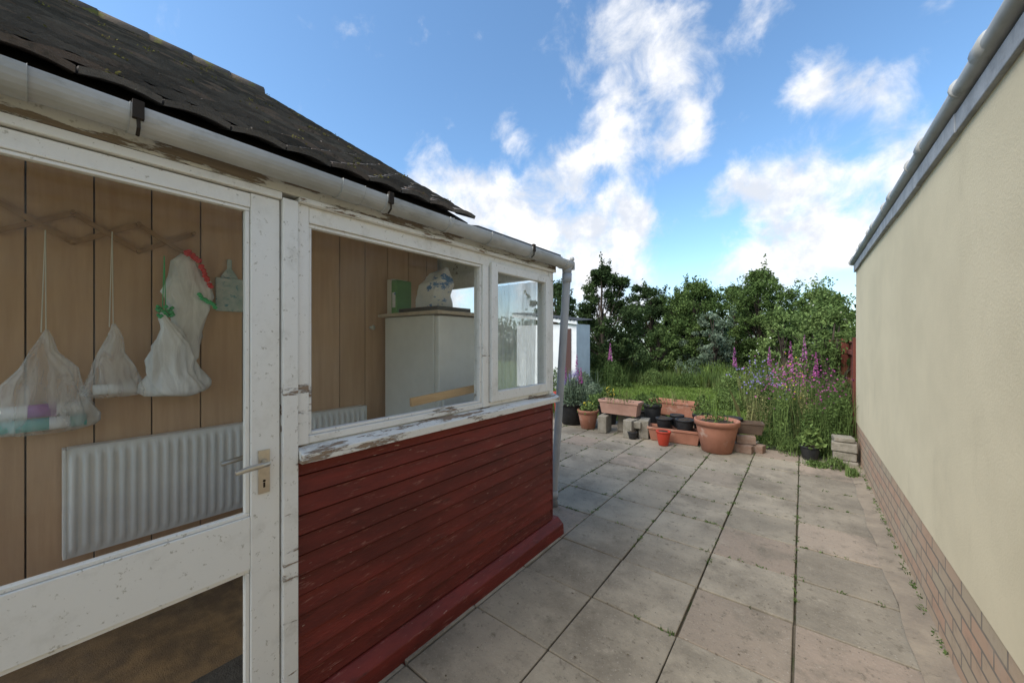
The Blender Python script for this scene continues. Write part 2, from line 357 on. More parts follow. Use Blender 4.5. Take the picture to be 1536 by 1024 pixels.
# ------------------------------------------------------------ lean-to porch
pc=grp('lean_to_porch'); XW=-1.5; YC=2.39
b=MB(); z=.115; bh=.0755
while z<.985:
    zt=min(z+bh,1.0); y0=.60
    d0=random.uniform(-.0015,.0015)
    b.add([(XW+.016+d0,y0,z+.004),(XW+.016+d0,YC,z+.004),(XW+.002,YC,zt-.005),(XW+.002,y0,zt-.005),(XW-.02,y0,z+.004),(XW-.02,YC,z+.004),(XW-.02,YC,zt-.005),(XW-.02,y0,zt-.005)],
          [(0,1,2,3),(4,7,6,5),(0,4,5,1),(2,6,7,3),(1,5,6,2),(0,3,7,4)]); z+=bh
b.build('red_cladding',redw,parent=pc,bevel=.0015)
bx('cladding_backing',darkm,pc,-1.56,-1.515,.60,YC-.01,.0,.99)
bx('corner_post',redw,pc,-1.56,-1.497,YC+.012,YC+.035,.0,2.0)
b=MB(); b.add([(-1.52,.60,-.02),(-1.425,.60,-.02),(-1.432,.60,.07),(-1.48,.60,.112),(-1.52,.60,.112)]+[(-1.52,2.47,-.02),(-1.425,2.47,-.02),(-1.432,2.47,.07),(-1.48,2.47,.112),(-1.52,2.47,.112)],
   [(4,3,2,1,0),(5,6,7,8,9),(1,2,7,6),(2,3,8,7),(3,4,9,8)]); b.build('plinth_board',redw,parent=pc,bevel=.004)
b=MB(); b.add([(-1.56,.60,1.0),(-1.44,.60,1.0),(-1.437,.60,1.035),(-1.50,.60,1.062),(-1.56,.60,1.062)]+[(-1.56,2.43,1.0),(-1.44,2.43,1.0),(-1.437,2.43,1.035),(-1.50,2.43,1.062),(-1.56,2.43,1.062)],
   [(4,3,2,1,0),(5,6,7,8,9),(0,1,6,5),(1,2,7,6),(2,3,8,7),(3,4,9,8)]); b.build('window_sill',white2,parent=pc,bevel=.003)
bx('door_post',white,pc,-1.555,-1.462,.546,.598,-.02,1.965,bevel=.004)
bx('frame_post_1',white,pc,-1.55,-1.475,.600,.640,1.063,1.962)
bx('frame_post_mid',white,pc,-1.55,-1.475,1.615,1.665,1.063,1.90)
bx('frame_post_end',white,pc,-1.55,-1.472,2.335,2.388,1.063,1.962)
bx('frame_head',white,pc,-1.55,-1.478,.641,2.334,1.90,1.962)
bx('frame_bottom',white,pc,-1.55,-1.48,.641,1.614,1.063,1.092)
bx('frame_bottom_2',white,pc,-1.55,-1.48,1.666,2.334,1.063,1.085)
b=MB()
for (y0,y1,z0,z1) in ((.641,.655,1.093,1.885),(1.600,1.614,1.093,1.885),(.655,1.600,1.093,1.105),(.641,1.614,1.886,1.899)):
    b.box(-1.515,-1.488,y0,y1,z0,z1)
b.build('glazing_beads',white,parent=pc,bevel=.002)
bx('top_trim',white2,pc,-1.56,-1.452,.60,2.40,1.963,1.982,bevel=.004)
b=MB(); c0,c1,e0,e1=1.675,2.325,1.088,1.925
b.box(-1.50,-1.458,c0,c0+.058,e0,e1); b.box(-1.50,-1.458,c1-.055,c1,e0,e1); b.box(-1.50,-1.460,c0+.058,c1-.055,e0,e0+.06); b.box(-1.50,-1.460,c0+.058,c1-.055,e1-.052,e1)
b.build('casement_sash',white,parent=pc,bevel=.004)
def pane(name,mat,parent,x0,x1,y0,y1,z0,z1):
    b=MB()
    if x0==x1: b.add([(x0,y0,z0),(x0,y1,z0),(x0,y1,z1),(x0,y0,z1)],[(0,1,2,3)])
    else: b.add([(x0,y0,z0),(x1,y0,z0),(x1,y0,z1),(x0,y0,z1)],[(0,1,2,3)])
    return b.build(name,mat,parent=parent)
pane('casement_glass',glass2,pc,-1.48,-1.48,c0+.05,c1-.05,e0+.05,e1-.045)
pane('fixed_glass',glass,pc,-1.51,-1.51,.65,1.61,1.1,1.89)
bx('wall_plate',beamm,pc,-1.57,-1.466,-1.2,2.42,1.984,2.06,bevel=.004)
bx('fascia_edge',gutm,pc,-1.50,-1.455,1.56,2.50,2.070,2.100,bevel=.004)
b=MB(); b.add([(-1.46,1.56,2.10),(-2.79,1.56,2.42),(-2.79,2.48,2.42),(-1.46,2.48,2.10),(-1.46,1.56,2.112),(-2.79,1.56,2.44),(-2.79,2.48,2.44),(-1.46,2.48,2.112)],[(0,1,2,3),(7,6,5,4),(0,3,7,4),(3,2,6,7),(2,1,5,6),(1,0,4,5)]); b.build('felt_roof',shedr,parent=pc)
b=MB(); b.add([(-1.575,1.545,2.065),(-2.785,1.545,2.37),(-2.785,2.42,2.37),(-1.575,2.42,2.065)],[(0,1,2,3)]); b.build('sloped_ceiling',ceilm,parent=pc)
b=MB(); b.add([(-1.575,YB+.06,2.065),(-2.785,YB+.06,2.37),(-2.785,1.543,2.37),(-1.575,1.543,2.065)],[(0,1,2,3)]); b.build('sloped_ceiling_2',ceilm,parent=pc)
b=MB(); b.add([(-1.56,2.402,2.06),(-2.79,2.402,2.06),(-2.79,2.402,2.41),(-1.56,2.402,2.09)],[(0,1,2,3)]); b.build('end_spandrel',white,parent=pc)
# door
dr=grp('glazed_door')
bx('stile_lock',doorp,dr,-1.522,-1.478,.452,.541,.03,1.955)
bx('stile_hinge',doorp,dr,-1.522,-1.478,-.31,-.22,.03,1.955)
bx('top_rail',doorp,dr,-1.52,-1.48,-.22,.452,1.905,1.953)
bx('mid_rail',doorp,dr,-1.52,-1.48,-.22,.452,.675,.855)
bx('bottom_rail',doorp,dr,-1.52,-1.48,-.22,.452,.03,.20)
b=MB()
for (y0,y1,z0,z1) in ((.438,.451,.868,1.893),(-.219,.451,.856,.867),(-.219,.451,1.894,1.904),(.438,.451,.20,.662),(-.219,.451,.663,.674)):
    b.box(-1.51,-1.486,y0,y1,z0,z1)
b.build('beads',doorp,parent=dr,bevel=.002)
pane('upper_glass',glass,dr,-1.50,-1.50,-.22,.452,.855,1.905)
pane('lower_glass',glass,dr,-1.50,-1.50,-.22,.452,.20,.675)
bx('frame_head_above_door',white,pc,-1.555,-1.465,-.36,.545,1.958,1.983)
bx('post_left',white,pc,-1.555,-1.465,-.37,-.315,-.02,1.957)
bx('threshold',concrete,pc,-1.58,-1.44,-.36,.545,-.02,.028)
bx('screen_low',redw,pc,-1.55,-1.49,-1.35,-.372,-.02,.60)
pane('added_screen_glass',glass,pc,-1.51,-1.51,-1.35,-.372,.60,1.98)  # unseen glazed screen, added to bring daylight into the porch
bx('added_screen_post',white,pc,-1.56,-1.47,-1.40,-1.351,-.02,1.98)
bx('back_low',redw,pc,-2.78,-1.561,-1.40,-1.36,-.02,.60)
pane('added_back_glass',glass,pc,-2.78,-1.561,-1.38,-1.38,.60,2.05)  # unseen glazed end with mullions, added so sun enters from behind
for i,x in enumerate((-2.77,-2.18)): bx('added_back_mullion_%d'%i,white,pc,x,x+.04,-1.40,-1.36,.60,2.06)
b=MB(); b.box(-1.477,-1.472,.472,.508,.925,1.075)
b.tube([(-1.474,.49,1.035),(-1.45,.49,1.035),(-1.432,.487,1.035),(-1.425,.47,1.036),(-1.426,.43,1.033),(-1.43,.395,1.027)],[.010,.009,.0095,.0095,.009,.008],10)
b.box(-1.528,-1.524,.472,.508,.925,1.075)
b.tube([(-1.53,.49,1.035),(-1.575,.487,1.035),(-1.58,.47,1.036),(-1.58,.395,1.027)],[.009,.009,.009,.008],10)
b.build('lever_handle',metal,parent=dr,bevel=.0012)
b=MB(); b.box(-1.4725,-1.4708,.487,.493,.945,.962); b.tube([(-1.4735,.49,.968),(-1.4705,.49,.968)],.0045,8); b.build('keyhole',darkm,parent=dr)
# gutter
gt=grp('rain_gutter')
b=MB(); gx,gz,gr=-1.405,2.055,.048
prof=[(gr*math.cos(math.pi+math.pi*k/12),gr*math.sin(math.pi+math.pi*k/12)) for k in range(13)]
prof=[(-gr,.008)]+prof+[(gr,.008)]+[(gr-.006,.008)]+[((gr-.004)*math.cos(-math.pi*k/12),(gr-.004)*math.sin(-math.pi*k/12)) for k in range(13)]+[(-gr+.006,.008)]
def gut(bd,y0,y1,sc=1,m=0,dz=0):
    n=len(prof); fall=lambda y:-.006*y
    vs=[(gx+px*sc,y0,gz+fall(y0)+pz*sc+dz) for px,pz in prof]+[(gx+px*sc,y1,gz+fall(y1)+pz*sc+dz) for px,pz in prof]
    bd.add(vs,[(k,(k+1)%n,n+(k+1)%n,n+k) for k in range(n)]+[tuple(range(n)),tuple(range(2*n-1,n-1,-1))],m)
gut(b,-1.3,2.50)
for y in (-.1,.71,1.56,2.40): gut(b,y,y+.09,1.09)
for y in (.15,.9,1.25,1.95): gut(b,y,y+.022,1.07)
b.box(gx-.05,gx+.05,2.50,2.508,gz-.066,gz-.008)
b.build('half_round_gutter',gutm,parent=gt,bevel=.0015)
b=MB()
for y in (.16,.91,1.96):
    b.box(gx+.043,gx+.057,y-.006,y+.016,gz-.03,gz+.016); b.tube([(gx+.052,y+.005,gz-.02),(gx+.049,y+.006,gz-.052),(gx+.03,y+.006,gz-.066)],.004,6)
b.build('brackets',darkm,parent=gt)
dp=grp('downpipe')
b=MB(); b.tube([(gx,2.475,2.04),(gx,2.475,1.965)],[.04,.034],14); b.tube([(gx,2.475,1.97),(gx-.004,2.48,1.93),(-1.72,2.80,.09),(-1.73,2.83,.0)],.031,14)
b.tube([(gx-.001,2.478,1.965),(gx-.008,2.485,1.90)],.037,14)
b.tube([(-1.708,2.785,.16),(-1.722,2.80,.08)],.037,14)
b.build('pipe',pipem,True,parent=dp)
b=MB(); b.lathe([(.0,0),(.016,.004),(.018,.018),(.014,.03),(.0,.034)],(gx+.03,2.5,2.055),10); b.build('outlet_cap',gutm,True,parent=dp)

# interior
XI=-2.74
b=MB()
for k in range(19):
    y0=-1.255+.205*k
    if y0>2.33: break
    b.box(XI-.02,XI,y0+.003,min(y0+.202,2.36),.02,2.345)
b.build('panelled_wall',panelm,parent=pc,bevel=.002)
bx('panel_backing',darkm,pc,XI-.045,XI-.021,-1.3,2.35,.0,2.34,bevel=0)
bx('porch_floor',floorm,pc,-2.78,-1.585,-1.35,2.36,-.02,.025,bevel=0)
bx('door_mat',M('dark_door_mat',(.04,.038,.035),(.07,.065,.06),rough=1,scale=30,bump=.8,bscale=120),None,-2.0,-1.62,.05,.60,.027,.040,bevel=.004)
bx('end_wall_low',white,pc,-2.78,-1.561,2.36,2.40,0,1.0)
bx('end_wall_top',white,pc,-2.78,-1.561,2.36,2.40,1.93,2.06)
for i,x in enumerate((-2.739,-2.10,-1.60)): bx('end_mullion_%d'%i,white,pc,x,x+.038,2.362,2.402,1.001,1.929)
pane('end_glass',glass,pc,-2.70,-1.6,2.376,2.376,1.0,1.93)
b=MB(); n=90; vs=[]
for q in range(n+1):
    x=-2.10+q*(.52)/n
    for zz in range(7):
        t=zz/6; yy=2.325+(.012*math.sin(q*.38+t*.8)+.006*math.sin(q*.9-t))*(.5+.5*t)
        vs.append((x+.01*math.sin(t*2+q*.1),yy,1.90-t*(.86+.012*math.sin(q*.5))))
b.add(vs,[(7*q+i,7*q+i+1,7*q+i+8,7*q+i+7) for q in range(n) for i in range(6)]); b.build('net_curtain',net,True,parent=pc)
# radiator
rd=grp('radiator'); X0=-2.66
b=MB(); n=37*10; ya,yb=.09,1.57; vs=[]
zs=[.45,.475,.50,.90,.925,.95]
for q in range(n+1):
    t=q/n; y=ya+(yb-ya)*t; w=.5-.5*math.cos(2*math.pi*t*37); w=min(1,max(0,(w-.25)*2))
    for zi,z in enumerate(zs):
        a=1 if zi in(2,3) else 0
        vs.append((X0+.014*w*a-(0.006 if zi in(0,5) else 0),y,z))
m=len(zs)
fs=[(q*m+i,(q+1)*m+i,(q+1)*m+i+1,q*m+i+1) for q in range(n) for i in range(m-1)]
b.add(vs,fs); b.build('front_panel',radm,True,parent=rd)
bx('back_panel',radm,rd,X0-.065,X0-.012,ya,yb,.451,.949)
b=MB(); b.box(X0-.064,X0-.004,ya+.002,yb-.002,.9505,.957); b.box(X0-.064,X0+.004,ya-.012,ya,.452,.955); b.box(X0-.064,X0+.004,yb,yb+.012,.452,.955); b.build('casing',radm,parent=rd,bevel=.003)
b=MB(); b.tube([(X0-.03,yb+.012,.49),(X0-.03,yb+.06,.49),(X0-.03,yb+.06,.02)],.009,8); b.build('pipes',radm,True,parent=rd)
# fridge
fr=grp('fridge_freezer'); FH=1.64
bx('cabinet',fridgem,fr,-2.66,-2.06,1.74,2.30,.05,FH,bevel=.008)
bx('fridge_door',fridgem,fr,-2.052,-2.0,1.735,2.305,.72,FH-.005,bevel=.012)
bx('freezer_door',fridgem,fr,-2.052,-2.0,1.735,2.305,.08,.71,bevel=.012)
bx('plinth',blackpl,fr,-2.64,-2.07,1.76,2.28,.026,.05)
bx('door_handle',fridgem,fr,-1.999,-1.975,1.76,1.785,.8,1.1,bevel=.006)
bx('top_board',worktop,fr,-2.70,-1.97,1.70,2.315,FH+.004,FH+.028,bevel=.004)
zt_=FH+.030
tr=grp('baking_tray'); b=MB()
b.box(-2.45,-2.02,1.74,2.05,zt_,zt_+.005); b.box(-2.46,-2.45,1.73,2.06,zt_,zt_+.03); b.box(-2.02,-2.01,1.73,2.06,zt_,zt_+.03); b.box(-2.45,-2.02,1.73,1.74,zt_,zt_+.03); b.box(-2.45,-2.02,2.05,2.06,zt_,zt_+.03)
b.build('tray',M('dark_tray',(.08,.08,.08),rough=.4,metallic=.6),parent=tr,bevel=.003)
gc=grp('green_carton'); bx('carton',greenb,gc,-2.60,-2.53,1.76,1.90,zt_,zt_+.26)
bx('label',flour,gc,-2.585,-2.545,1.757,1.7595,zt_+.05,zt_+.17,bevel=0); bx('lid_flap',greenb,gc,-2.60,-2.53,1.762,1.898,zt_+.261,zt_+.268,bevel=.001)
wc=grp('white_carton'); bx('carton',fridgem,wc,-2.69,-2.615,1.78,1.92,zt_,zt_+.28); bx('lid_flap',fridgem,wc,-2.688,-2.617,1.782,1.918,zt_+.281,zt_+.287,bevel=.001)
# crumpled plastic flour/sugar pack: superellipse body pinched at the top
b=MB(); sg=64; nz=26; vs=[]
for i in range(nz+1):
    t=i/nz; hh=.30*t
    wx=.145*(1-.10*t-.12*max(0,t-.8)*5*.2); wy=.095*(1-.15*t)*(1 if t<.7 else max(.10,1-(t-.7)*2.9))
    if t<.08: wx*=.88+1.5*t; wy*=.8+2.5*t
    for k in range(sg):
        a=2*math.pi*k/sg; ca,sa=math.cos(a),math.sin(a)
        x=wx*math.copysign(abs(ca)**.55,ca); y=wy*math.copysign(abs(sa)**.55,sa)
        nn=mnoise.noise(Vector((x*16,y*16,hh*13)))*.022+mnoise.noise(Vector((x*40,y*40,hh*36)))*.008
        vs.append((-2.25+x*(1+nn*6)+.05*t,1.89+y*(1+nn*5),zt_+.007+hh+(nn*.9 if t>.85 else 0)+.02*t*ca))
fs=[(i*sg+k,i*sg+(k+1)%sg,(i+1)*sg+(k+1)%sg,(i+1)*sg+k) for i in range(nz) for k in range(sg)]+[tuple(range(sg-1,-1,-1)),tuple(nz*sg+k for k in range(sg))]
b.add(vs,fs); b.build('flour_bag',flour,True)
b=MB(); b.box(-1.64,-1.62,1.22,1.75,1.12,1.165,rot=Matrix.Rotation(.05,3,'X')); b.build('pine_batten',pine,bevel=.002)
bx('inner_sill',white,pc,-1.66,-1.561,.60,2.355,1.03,1.06)
b=MB(); b.tube([(XI,1.08,1.80),(XI+.012,1.08,1.80)],.035,14); b.tube([(XI+.01,1.08,1.79),(XI+.06,1.08,1.76),(XI+.09,1.08,1.80)],.006,8)
b.lathe([(.006,0),(.02,.01),(.026,.03),(.022,.075),(.03,.10),(.018,.12),(.004,.15)],(XI+.09,1.08,1.79),14); b.build('brass_wall_lamp',brass,True)
b=MB(); b.tube([(XI,1.66,1.56),(XI+.03,1.66,1.56),(XI+.04,1.66,1.56)],[.012,.012,.02],12); b.build('coat_knob',fridgem,True)
b=MB(); zc=1.985
def bar(p,q,w=.011,x=XI+.02):
    p=Vector(p);q=Vector(q);d=(q-p); L=d.length; a=math.atan2(d.z,d.y); c_=(p+q)/2
    b.box(x-.004,x+.004,c_.y-L/2,c_.y+L/2,c_.z-w,c_.z+w,rot=Matrix.Rotation(a,3,'X'))
yy=-.55
for k in range(5):
    y0=yy+k*.22
    bar((0,y0,zc-.07),(0,y0+.22,zc+.07)); bar((0,y0,zc+.07),(0,y0+.22,zc-.07),x=XI+.03)
for k in range(6):
    for sgn in (-.07,.07): b.tube([(XI+.015,yy+k*.22,zc+sgn),(XI+.06,yy+k*.22,zc+sgn)],.009,8)
b.build('expanding_peg_rack',trellism)
def bag(name,y,ztop,zbot,w,mat,x=XI+.09,string_to=1.99,rib=None,ribm=None,rolls=(),wob=.07,sq=.45,skew=0):
    e=grp(name); H=ztop-zbot; b=MB()
    pr=[(w*.05,0),(w*.16,-H*.08),(w*.30,-H*.2),(w*.50,-H*.38),(w*.68,-H*.55),(w*.84,-H*.72),(w*.97,-H*.86),(w*1.0,-H*.93),(w*.92,-H*.98),(w*.5,-H)]
    b.lathe(pr[::-1],(x,y,ztop),64,sx=sq,sy=1,wob=wob,ph=y*9,pleat=.06)
    b.v=[(p[0]+.02*mnoise.noise(Vector(p)*14),p[1]+(ztop-p[2])*skew+.03*mnoise.noise(Vector(p)*11+Vector((3,1,7))),p[2]+.015*mnoise.noise(Vector(p)*9)) for p in b.v]
    b.build('bag',mat,True,parent=e)
    b=MB(); b.tube([(x,y+.001,ztop-.01),(x-.03,y,string_to)],.0022,5); b.tube([(x,y-.012,ztop-.01),(x-.03,y,string_to)],.0022,5); b.build('string',greenr if ribm is greenr else strawm,parent=e)
    if rib:
        b=MB()
        for q in range(26):
            a=random.uniform(0,6.28); r=w*.22*random.uniform(.3,1); zz=ztop+random.uniform(-.03,.025)
            b.tube([(x+r*math.cos(a)*.5,y+r*math.sin(a),zz),(x+r*1.3*math.cos(a+.5)*.5,y+r*1.3*math.sin(a+.5),zz+.01)],.008,5)
        b.build('ruffle',ribm,True,parent=e)
    for i,(dz,ya_,yb_,rr,mt) in enumerate(rolls):
        b=MB(); b.tube([(x,ya_,zbot+dz),(x,yb_,zbot+dz)],rr,16); b.build('roll_%d'%i,mt,True,parent=e)
bag('clear_carrier_bag',.03,1.50,1.05,.155,bagf,rolls=[(.035,-.09,.15,.028,teal),(.0355,.04,.10,.0285,rollw),(.095,-.09,.15,.028,rollw),(.0955,-.02,.06,.0288,purple)],string_to=1.95,sq=.4,wob=.05)
bag('clear_carrier_bag',.235,1.53,1.18,.10,bagf,rolls=[(.04,.17,.30,.024,rollw)],string_to=1.99,wob=.05)
bag('white_carrier_bag',.42,1.60,1.17,.13,bagw,x=XI+.12,rib=True,ribm=greenr,wob=.12,string_to=1.9,skew=.12)
e=grp('ribbon_trimmed_bag'); b=MB()
b.lathe([(.02,-.60),(.045,-.57),(.05,-.45),(.075,-.36),(.07,-.30),(.105,-.22),(.09,-.14),(.05,-.05),(.02,0)],(XI+.07,.52,1.93),40,sx=.35,wob=.14,pleat=.05)
b.v=[(p[0]+.02*mnoise.noise(Vector(p)*14),p[1]+.04*mnoise.noise(Vector(p)*10),p[2]) for p in b.v]; b.build('bag',bagw,True,parent=e)
b=MB()
for q in range(22):
    t=q/21; y_=.50+.11*t+random.gauss(0,.004); z_=1.93-.17*t*t+random.gauss(0,.006); b.lathe([(.0,-.012),(.014,-.004),(.012,.006),(.0,.012)],(XI+.115,y_,z_),7)
b.build('red_ruffle',redr,True,parent=e)
b=MB()
for q in range(12):
    t=q/11; b.lathe([(.0,-.011),(.012,-.004),(.010,.006),(.0,.011)],(XI+.115,.56+.07*t,1.70-.05*t+random.gauss(0,.006)),7)
b.build('green_ruffle',greenr,True,parent=e)
e=grp('hanging_chopping_board'); bx('board',boardm,e,XI+.012,XI+.024,.655,.79,1.63,1.83,bevel=.01)
b=MB(); b.lathe([(.045,0),(.03,.03),(.012,.055),(.012,.11),(.0,.115)],(XI+.018,.722,1.83),16,sx=.14); b.build('board_handle',boardm,True,parent=e)

# ------------------------------------------------------------ shed
sh=grp('garden_shed')
sx1,sy0,sd=-5.35,10.0,.9
bx('walls',shedw,sh,-7.6,sx1,sy0,sy0+sd,-.05,1.98,bevel=.01)
bx('shed_door',shedd,sh,-5.87,-5.53,sy0-.03,sy0+.01,0,1.84)
b=MB(); b.add([(-7.7,sy0-.1,2.26),(sx1+.06,sy0-.1,1.96),(sx1+.06,sy0-.1,2.06),(-7.7,sy0-.1,2.36),(-7.7,sy0-.05,2.26),(sx1+.06,sy0-.05,1.96),(sx1+.06,sy0-.05,2.06),(-7.7,sy0-.05,2.36)],[(0,1,2,3),(1,5,6,2),(7,6,5,4),(3,2,6,7),(0,4,5,1)]); b.build('fascia',shedw,parent=sh)
b=MB(); n=80; vs=[]
for q in range(n+1):
    x=-7.7+q*(sx1+.1+7.7)/n; w=.02*math.sin(q*1.57)
    vs+=[(x,sy0-.14,2.085+w+.13*(sx1-x)),(x,sy0+sd+.1,2.16+w+.13*(sx1-x))]
b.add(vs,[(2*q,2*q+2,2*q+3,2*q+1) for q in range(n)]); b.build('corrugated_roof',shedr,parent=sh)
# fence
fe=grp('timber_fence'); b=MB(); y=6.32
while y<16:
    b.box(.60,.616,y,y+.098,0,1.42+random.uniform(-.006,.006)); y+=.102
b.build('boards',fencem,parent=fe,bevel=.002)
b=MB()
for k in range(6): b.box(.50,.598,6.36+k*1.85,6.46+k*1.85,0,1.50)
for z in (.3,.8,1.25): b.box(.565,.599,6.46,16,z,z+.07)
b.box(.58,.64,6.32,16,1.43,1.455); b.build('posts_and_rails',fencem,parent=fe,bevel=.004)
b=MB(); b.box(.27,.50,5.78,5.98,-.04,.06,rot=Matrix.Rotation(.05,3,'Z')); b.box(.28,.49,5.79,5.97,.065,.16); b.box(.27,.50,5.78,5.98,.165,.27,rot=Matrix.Rotation(-.06,3,'Z')); b.box(.28,.47,5.80,5.97,.275,.33,rot=Matrix.Rotation(.12,3,'Z'))
b.build('stacked_stone_pier',blockm,bevel=.012)

# ------------------------------------------------------------ pots
def pot(name,x,y,z,R,H,mat,rim=.12):
    e=grp(name); b=MB(); r0=R*.66; t=.02
    b.lathe([(r0*.9,0),(r0,.01),(R*.93,H*(1-rim)),(R*.93,H*(1-rim)+.001),(R,H*(1-rim)+.004),(R*1.01,H-.006),(R,H),(R-t,H),(R-t-.005,H*.9),(R*.5,H*.88),(.001,H*.89)],(x,y,z),40)
    b.build('pot_body',mat,True,parent=e)
    b=MB(); b.lathe([(R-t-.004,0),(R*.6,.02),(.001,.03)],(x,y,z+H*.895),24); b.build('compost',soil,True,parent=e)
    return e
def trough(name,x,y,z,L,W,H,mat,ang=0,tilt=0):
    e=grp(name); b=MB(); rm=Matrix.Rotation(ang,3,'Z')@Matrix.Rotation(tilt,3,'X')
    def ring(l,w,h): return [Vector((sx*l/2,sy*w/2,h)) for sx,sy in((-1,-1),(1,-1),(1,1),(-1,1))]
    rings=[ring(L*.86,W*.72,0),ring(L*.95,W*.92,H*.82),ring(L,W,H*.83),ring(L,W,H),ring(L-.03,W-.03,H),ring(L-.05,W-.05,H*.8)]
    vs=[rm@p+Vector((x,y,z)) for r in rings for p in r]
    fs=[(3,2,1,0)]+[(i*4+k,i*4+(k+1)%4,(i+1)*4+(k+1)%4,(i+1)*4+k) for i in range(5) for k in range(4)]
    b.add(vs,fs); b.build('trough_body',mat,parent=e,bevel=.006)
    b=MB(); b.add([rm@p+Vector((x,y,z)) for p in ring(L-.048,W-.048,H*.81)],[(0,1,2,3)]); b.build('compost',soil,parent=e); return e
def tuft(cx,cy,z0,r,h,n,ls,mi=0,shape='dome'):
    a=rng.uniform(0,2*np.pi,n); q=np.sqrt(rng.uniform(0,1,n))*r; hh=rng.uniform(.05,1,n)
    prof=1.15-hh*.6 if shape=='dome' else np.ones(n)
    P=np.stack([cx+q*prof*np.cos(a),cy+q*prof*np.sin(a),z0+hh*h*(1-.35*(q/r)**2)],1)
    v,f=leaves(P,rng.uniform(.6,1.2,n)*ls,.45,.4); return (v,f,mi)
def stems(cx,cy,z0,r,h,n,mi=0,w=.004,lean=.3):
    a=rng.uniform(0,2*np.pi,n); q=np.sqrt(rng.uniform(0,1,n))*r
    v,f=blades(np.stack([cx+q*np.cos(a),cy+q*np.sin(a),np.full(n,z0)],1),rng.uniform(.5,1,n)*h,w,lean); return (v,f,mi)
def spike(x,y,z0,z1,mi,r=.03,n=90,ls=.016):
    t=rng.uniform(0,1,n); a=rng.uniform(0,6.28,n); rr=r*(1.15-t)
    P=np.stack([x+rr*np.cos(a),y+rr*np.sin(a),z0+(z1-z0)*t],1); v,f=leaves(P,ls*(1.2-.6*t),.7); return (v,f,mi)
def flowers(cx,cy,cz,r,n,ls,mi):
    P=np.stack([rng.normal(cx,r,n),rng.normal(cy,r,n),rng.normal(cz,r*.8,n)],1)
    V=[];F=[]
    for j in range(2):
        v,f=leaves(P,rng.uniform(.7,1.2,n)*ls,.9); V.append(v); F.append(f+j*4*n)
    return (np.concatenate(V),np.concatenate(F),mi)
e=pot('terracotta_pot',-.90,5.56,0,.27,.42,terra,.16)
leafobj('pot_seedlings',[tuft(-.9,5.56,.38,.2,.12,120,.022),stems(-.9,5.56,.38,.15,.7,14,1,.003),tuft(-.9,5.56,.42,.16,.45,60,.022)],[L_mid,L_grass],e)
e=pot('red_plastic_pot',-1.54,5.42,0,.10,.2,redpl)
trough('terracotta_trough',-1.47,5.72,0.0,.72,.26,.2,terra,.1)
e=pot('black_plastic_pot',-1.62,5.74,.12,.12,.2,blackpl); pot('black_plastic_pot',-1.33,5.72,.12,.13,.22,blackpl); pot('black_plastic_pot',-1.48,5.9,.1,.1,.26,blackpl)
pot('black_plastic_pot',-2.0,5.48,0,.075,.11,blackpl); pot('black_plastic_pot',-1.9,6.1,0,.14,.45,blackpl); pot('black_plastic_pot',-1.15,5.95,0,.13,.4,blackpl)
trough('faded_trough',-2.28,5.72,.30,.66,.24,.22,terrapink,-.03)
e=trough('terracotta_trough',-1.70,6.62,.22,.78,.28,.24,terra,-.1)
leafobj('trough_weeds',[tuft(-2.28,5.72,.5,.22,.12,90,.02),stems(-1.7,6.62,.4,.2,.25,50,1),stems(-2.28,5.72,.48,.25,.3,25,1),tuft(-1.9,6.1,.42,.16,.22,260,.025),tuft(-1.15,5.95,.38,.16,.3,260,.025),stems(-1.15,5.95,.38,.1,.5,12,1,.003)],[L_mid,L_dry],e)
b=MB()
for (x,y,z,a) in ((-2.52,5.66,0,.1),(-2.06,5.60,0,-.1),(-1.90,5.72,0,.2),(-2.3,5.95,0,0),(-1.98,5.66,.15,.1)):
    b.box(x-.07,x+.07,y-.14,y+.14,z+.0,z+ (.27 if z==0 else .1),rot=Matrix.Rotation(a,3,'Z'))
b.build('concrete_blocks',blockm,bevel=.01)
b=MB()
for (x,y,z) in ((-.62,5.72,0),(-.50,5.85,0),(-.60,5.8,.105),(-1.95,6.6,0),(-1.45,6.6,0),(-1.95,6.6,.108),(-1.45,6.6,.108)):
    b.box(x-.11,x+.11,y-.055,y+.055,z,z+.10,rot=Matrix.Rotation(random.uniform(-.4,.4),3,'Z'))
b.build('brick_stack',M('old_brick',(.22,.13,.09),(.3,.22,.17),rough=.9,scale=9,bump=.5),bevel=.006)
trough('wooden_planter',-.62,5.98,.2,.42,.2,.16,M('old_timber',(.12,.08,.055),(.08,.055,.04),rough=.9,scale=6),.2)
pot('black_plastic_pot',-.78,6.0,.15,.13,.24,blackpl)
e=pot('terracotta_pot',-2.84,5.71,0,.175,.31,terra,.18)
leafobj('bedding_plant',[tuft(-2.84,5.71,.27,.17,.16,420,.03),tuft(-2.84,5.71,.38,.12,.08,14,.02,1)],[L_light,F_yel],e)
e=pot('large_black_planter',-3.22,5.85,0,.26,.38,blackpl)
parts=[tuft(-3.2,5.85,.34,.3,.45,1200,.035),stems(-3.2,5.85,.35,.25,.7,160,0)]
for k in range(26):
    x=-3.2+random.gauss(0,.14); y=5.85+random.gauss(0,.12); zt=random.uniform(.75,.98); parts.append(spike(x,y,zt-.12,zt,2,.012,26,.009))
for (x,y,a,z) in ((-3.15,5.9,.8,1.22),(-3.3,5.75,.75,1.05),(-3.02,5.8,.72,1.0)): parts.append(spike(x,y,a,z,1,.03,110,.015))
leafobj('foxglove_and_lavender',parts,[L_grey,F_pink,F_lav],e)
e=pot('black_plastic_pot',-2.72,6.25,0,.2,.34,blackpl)
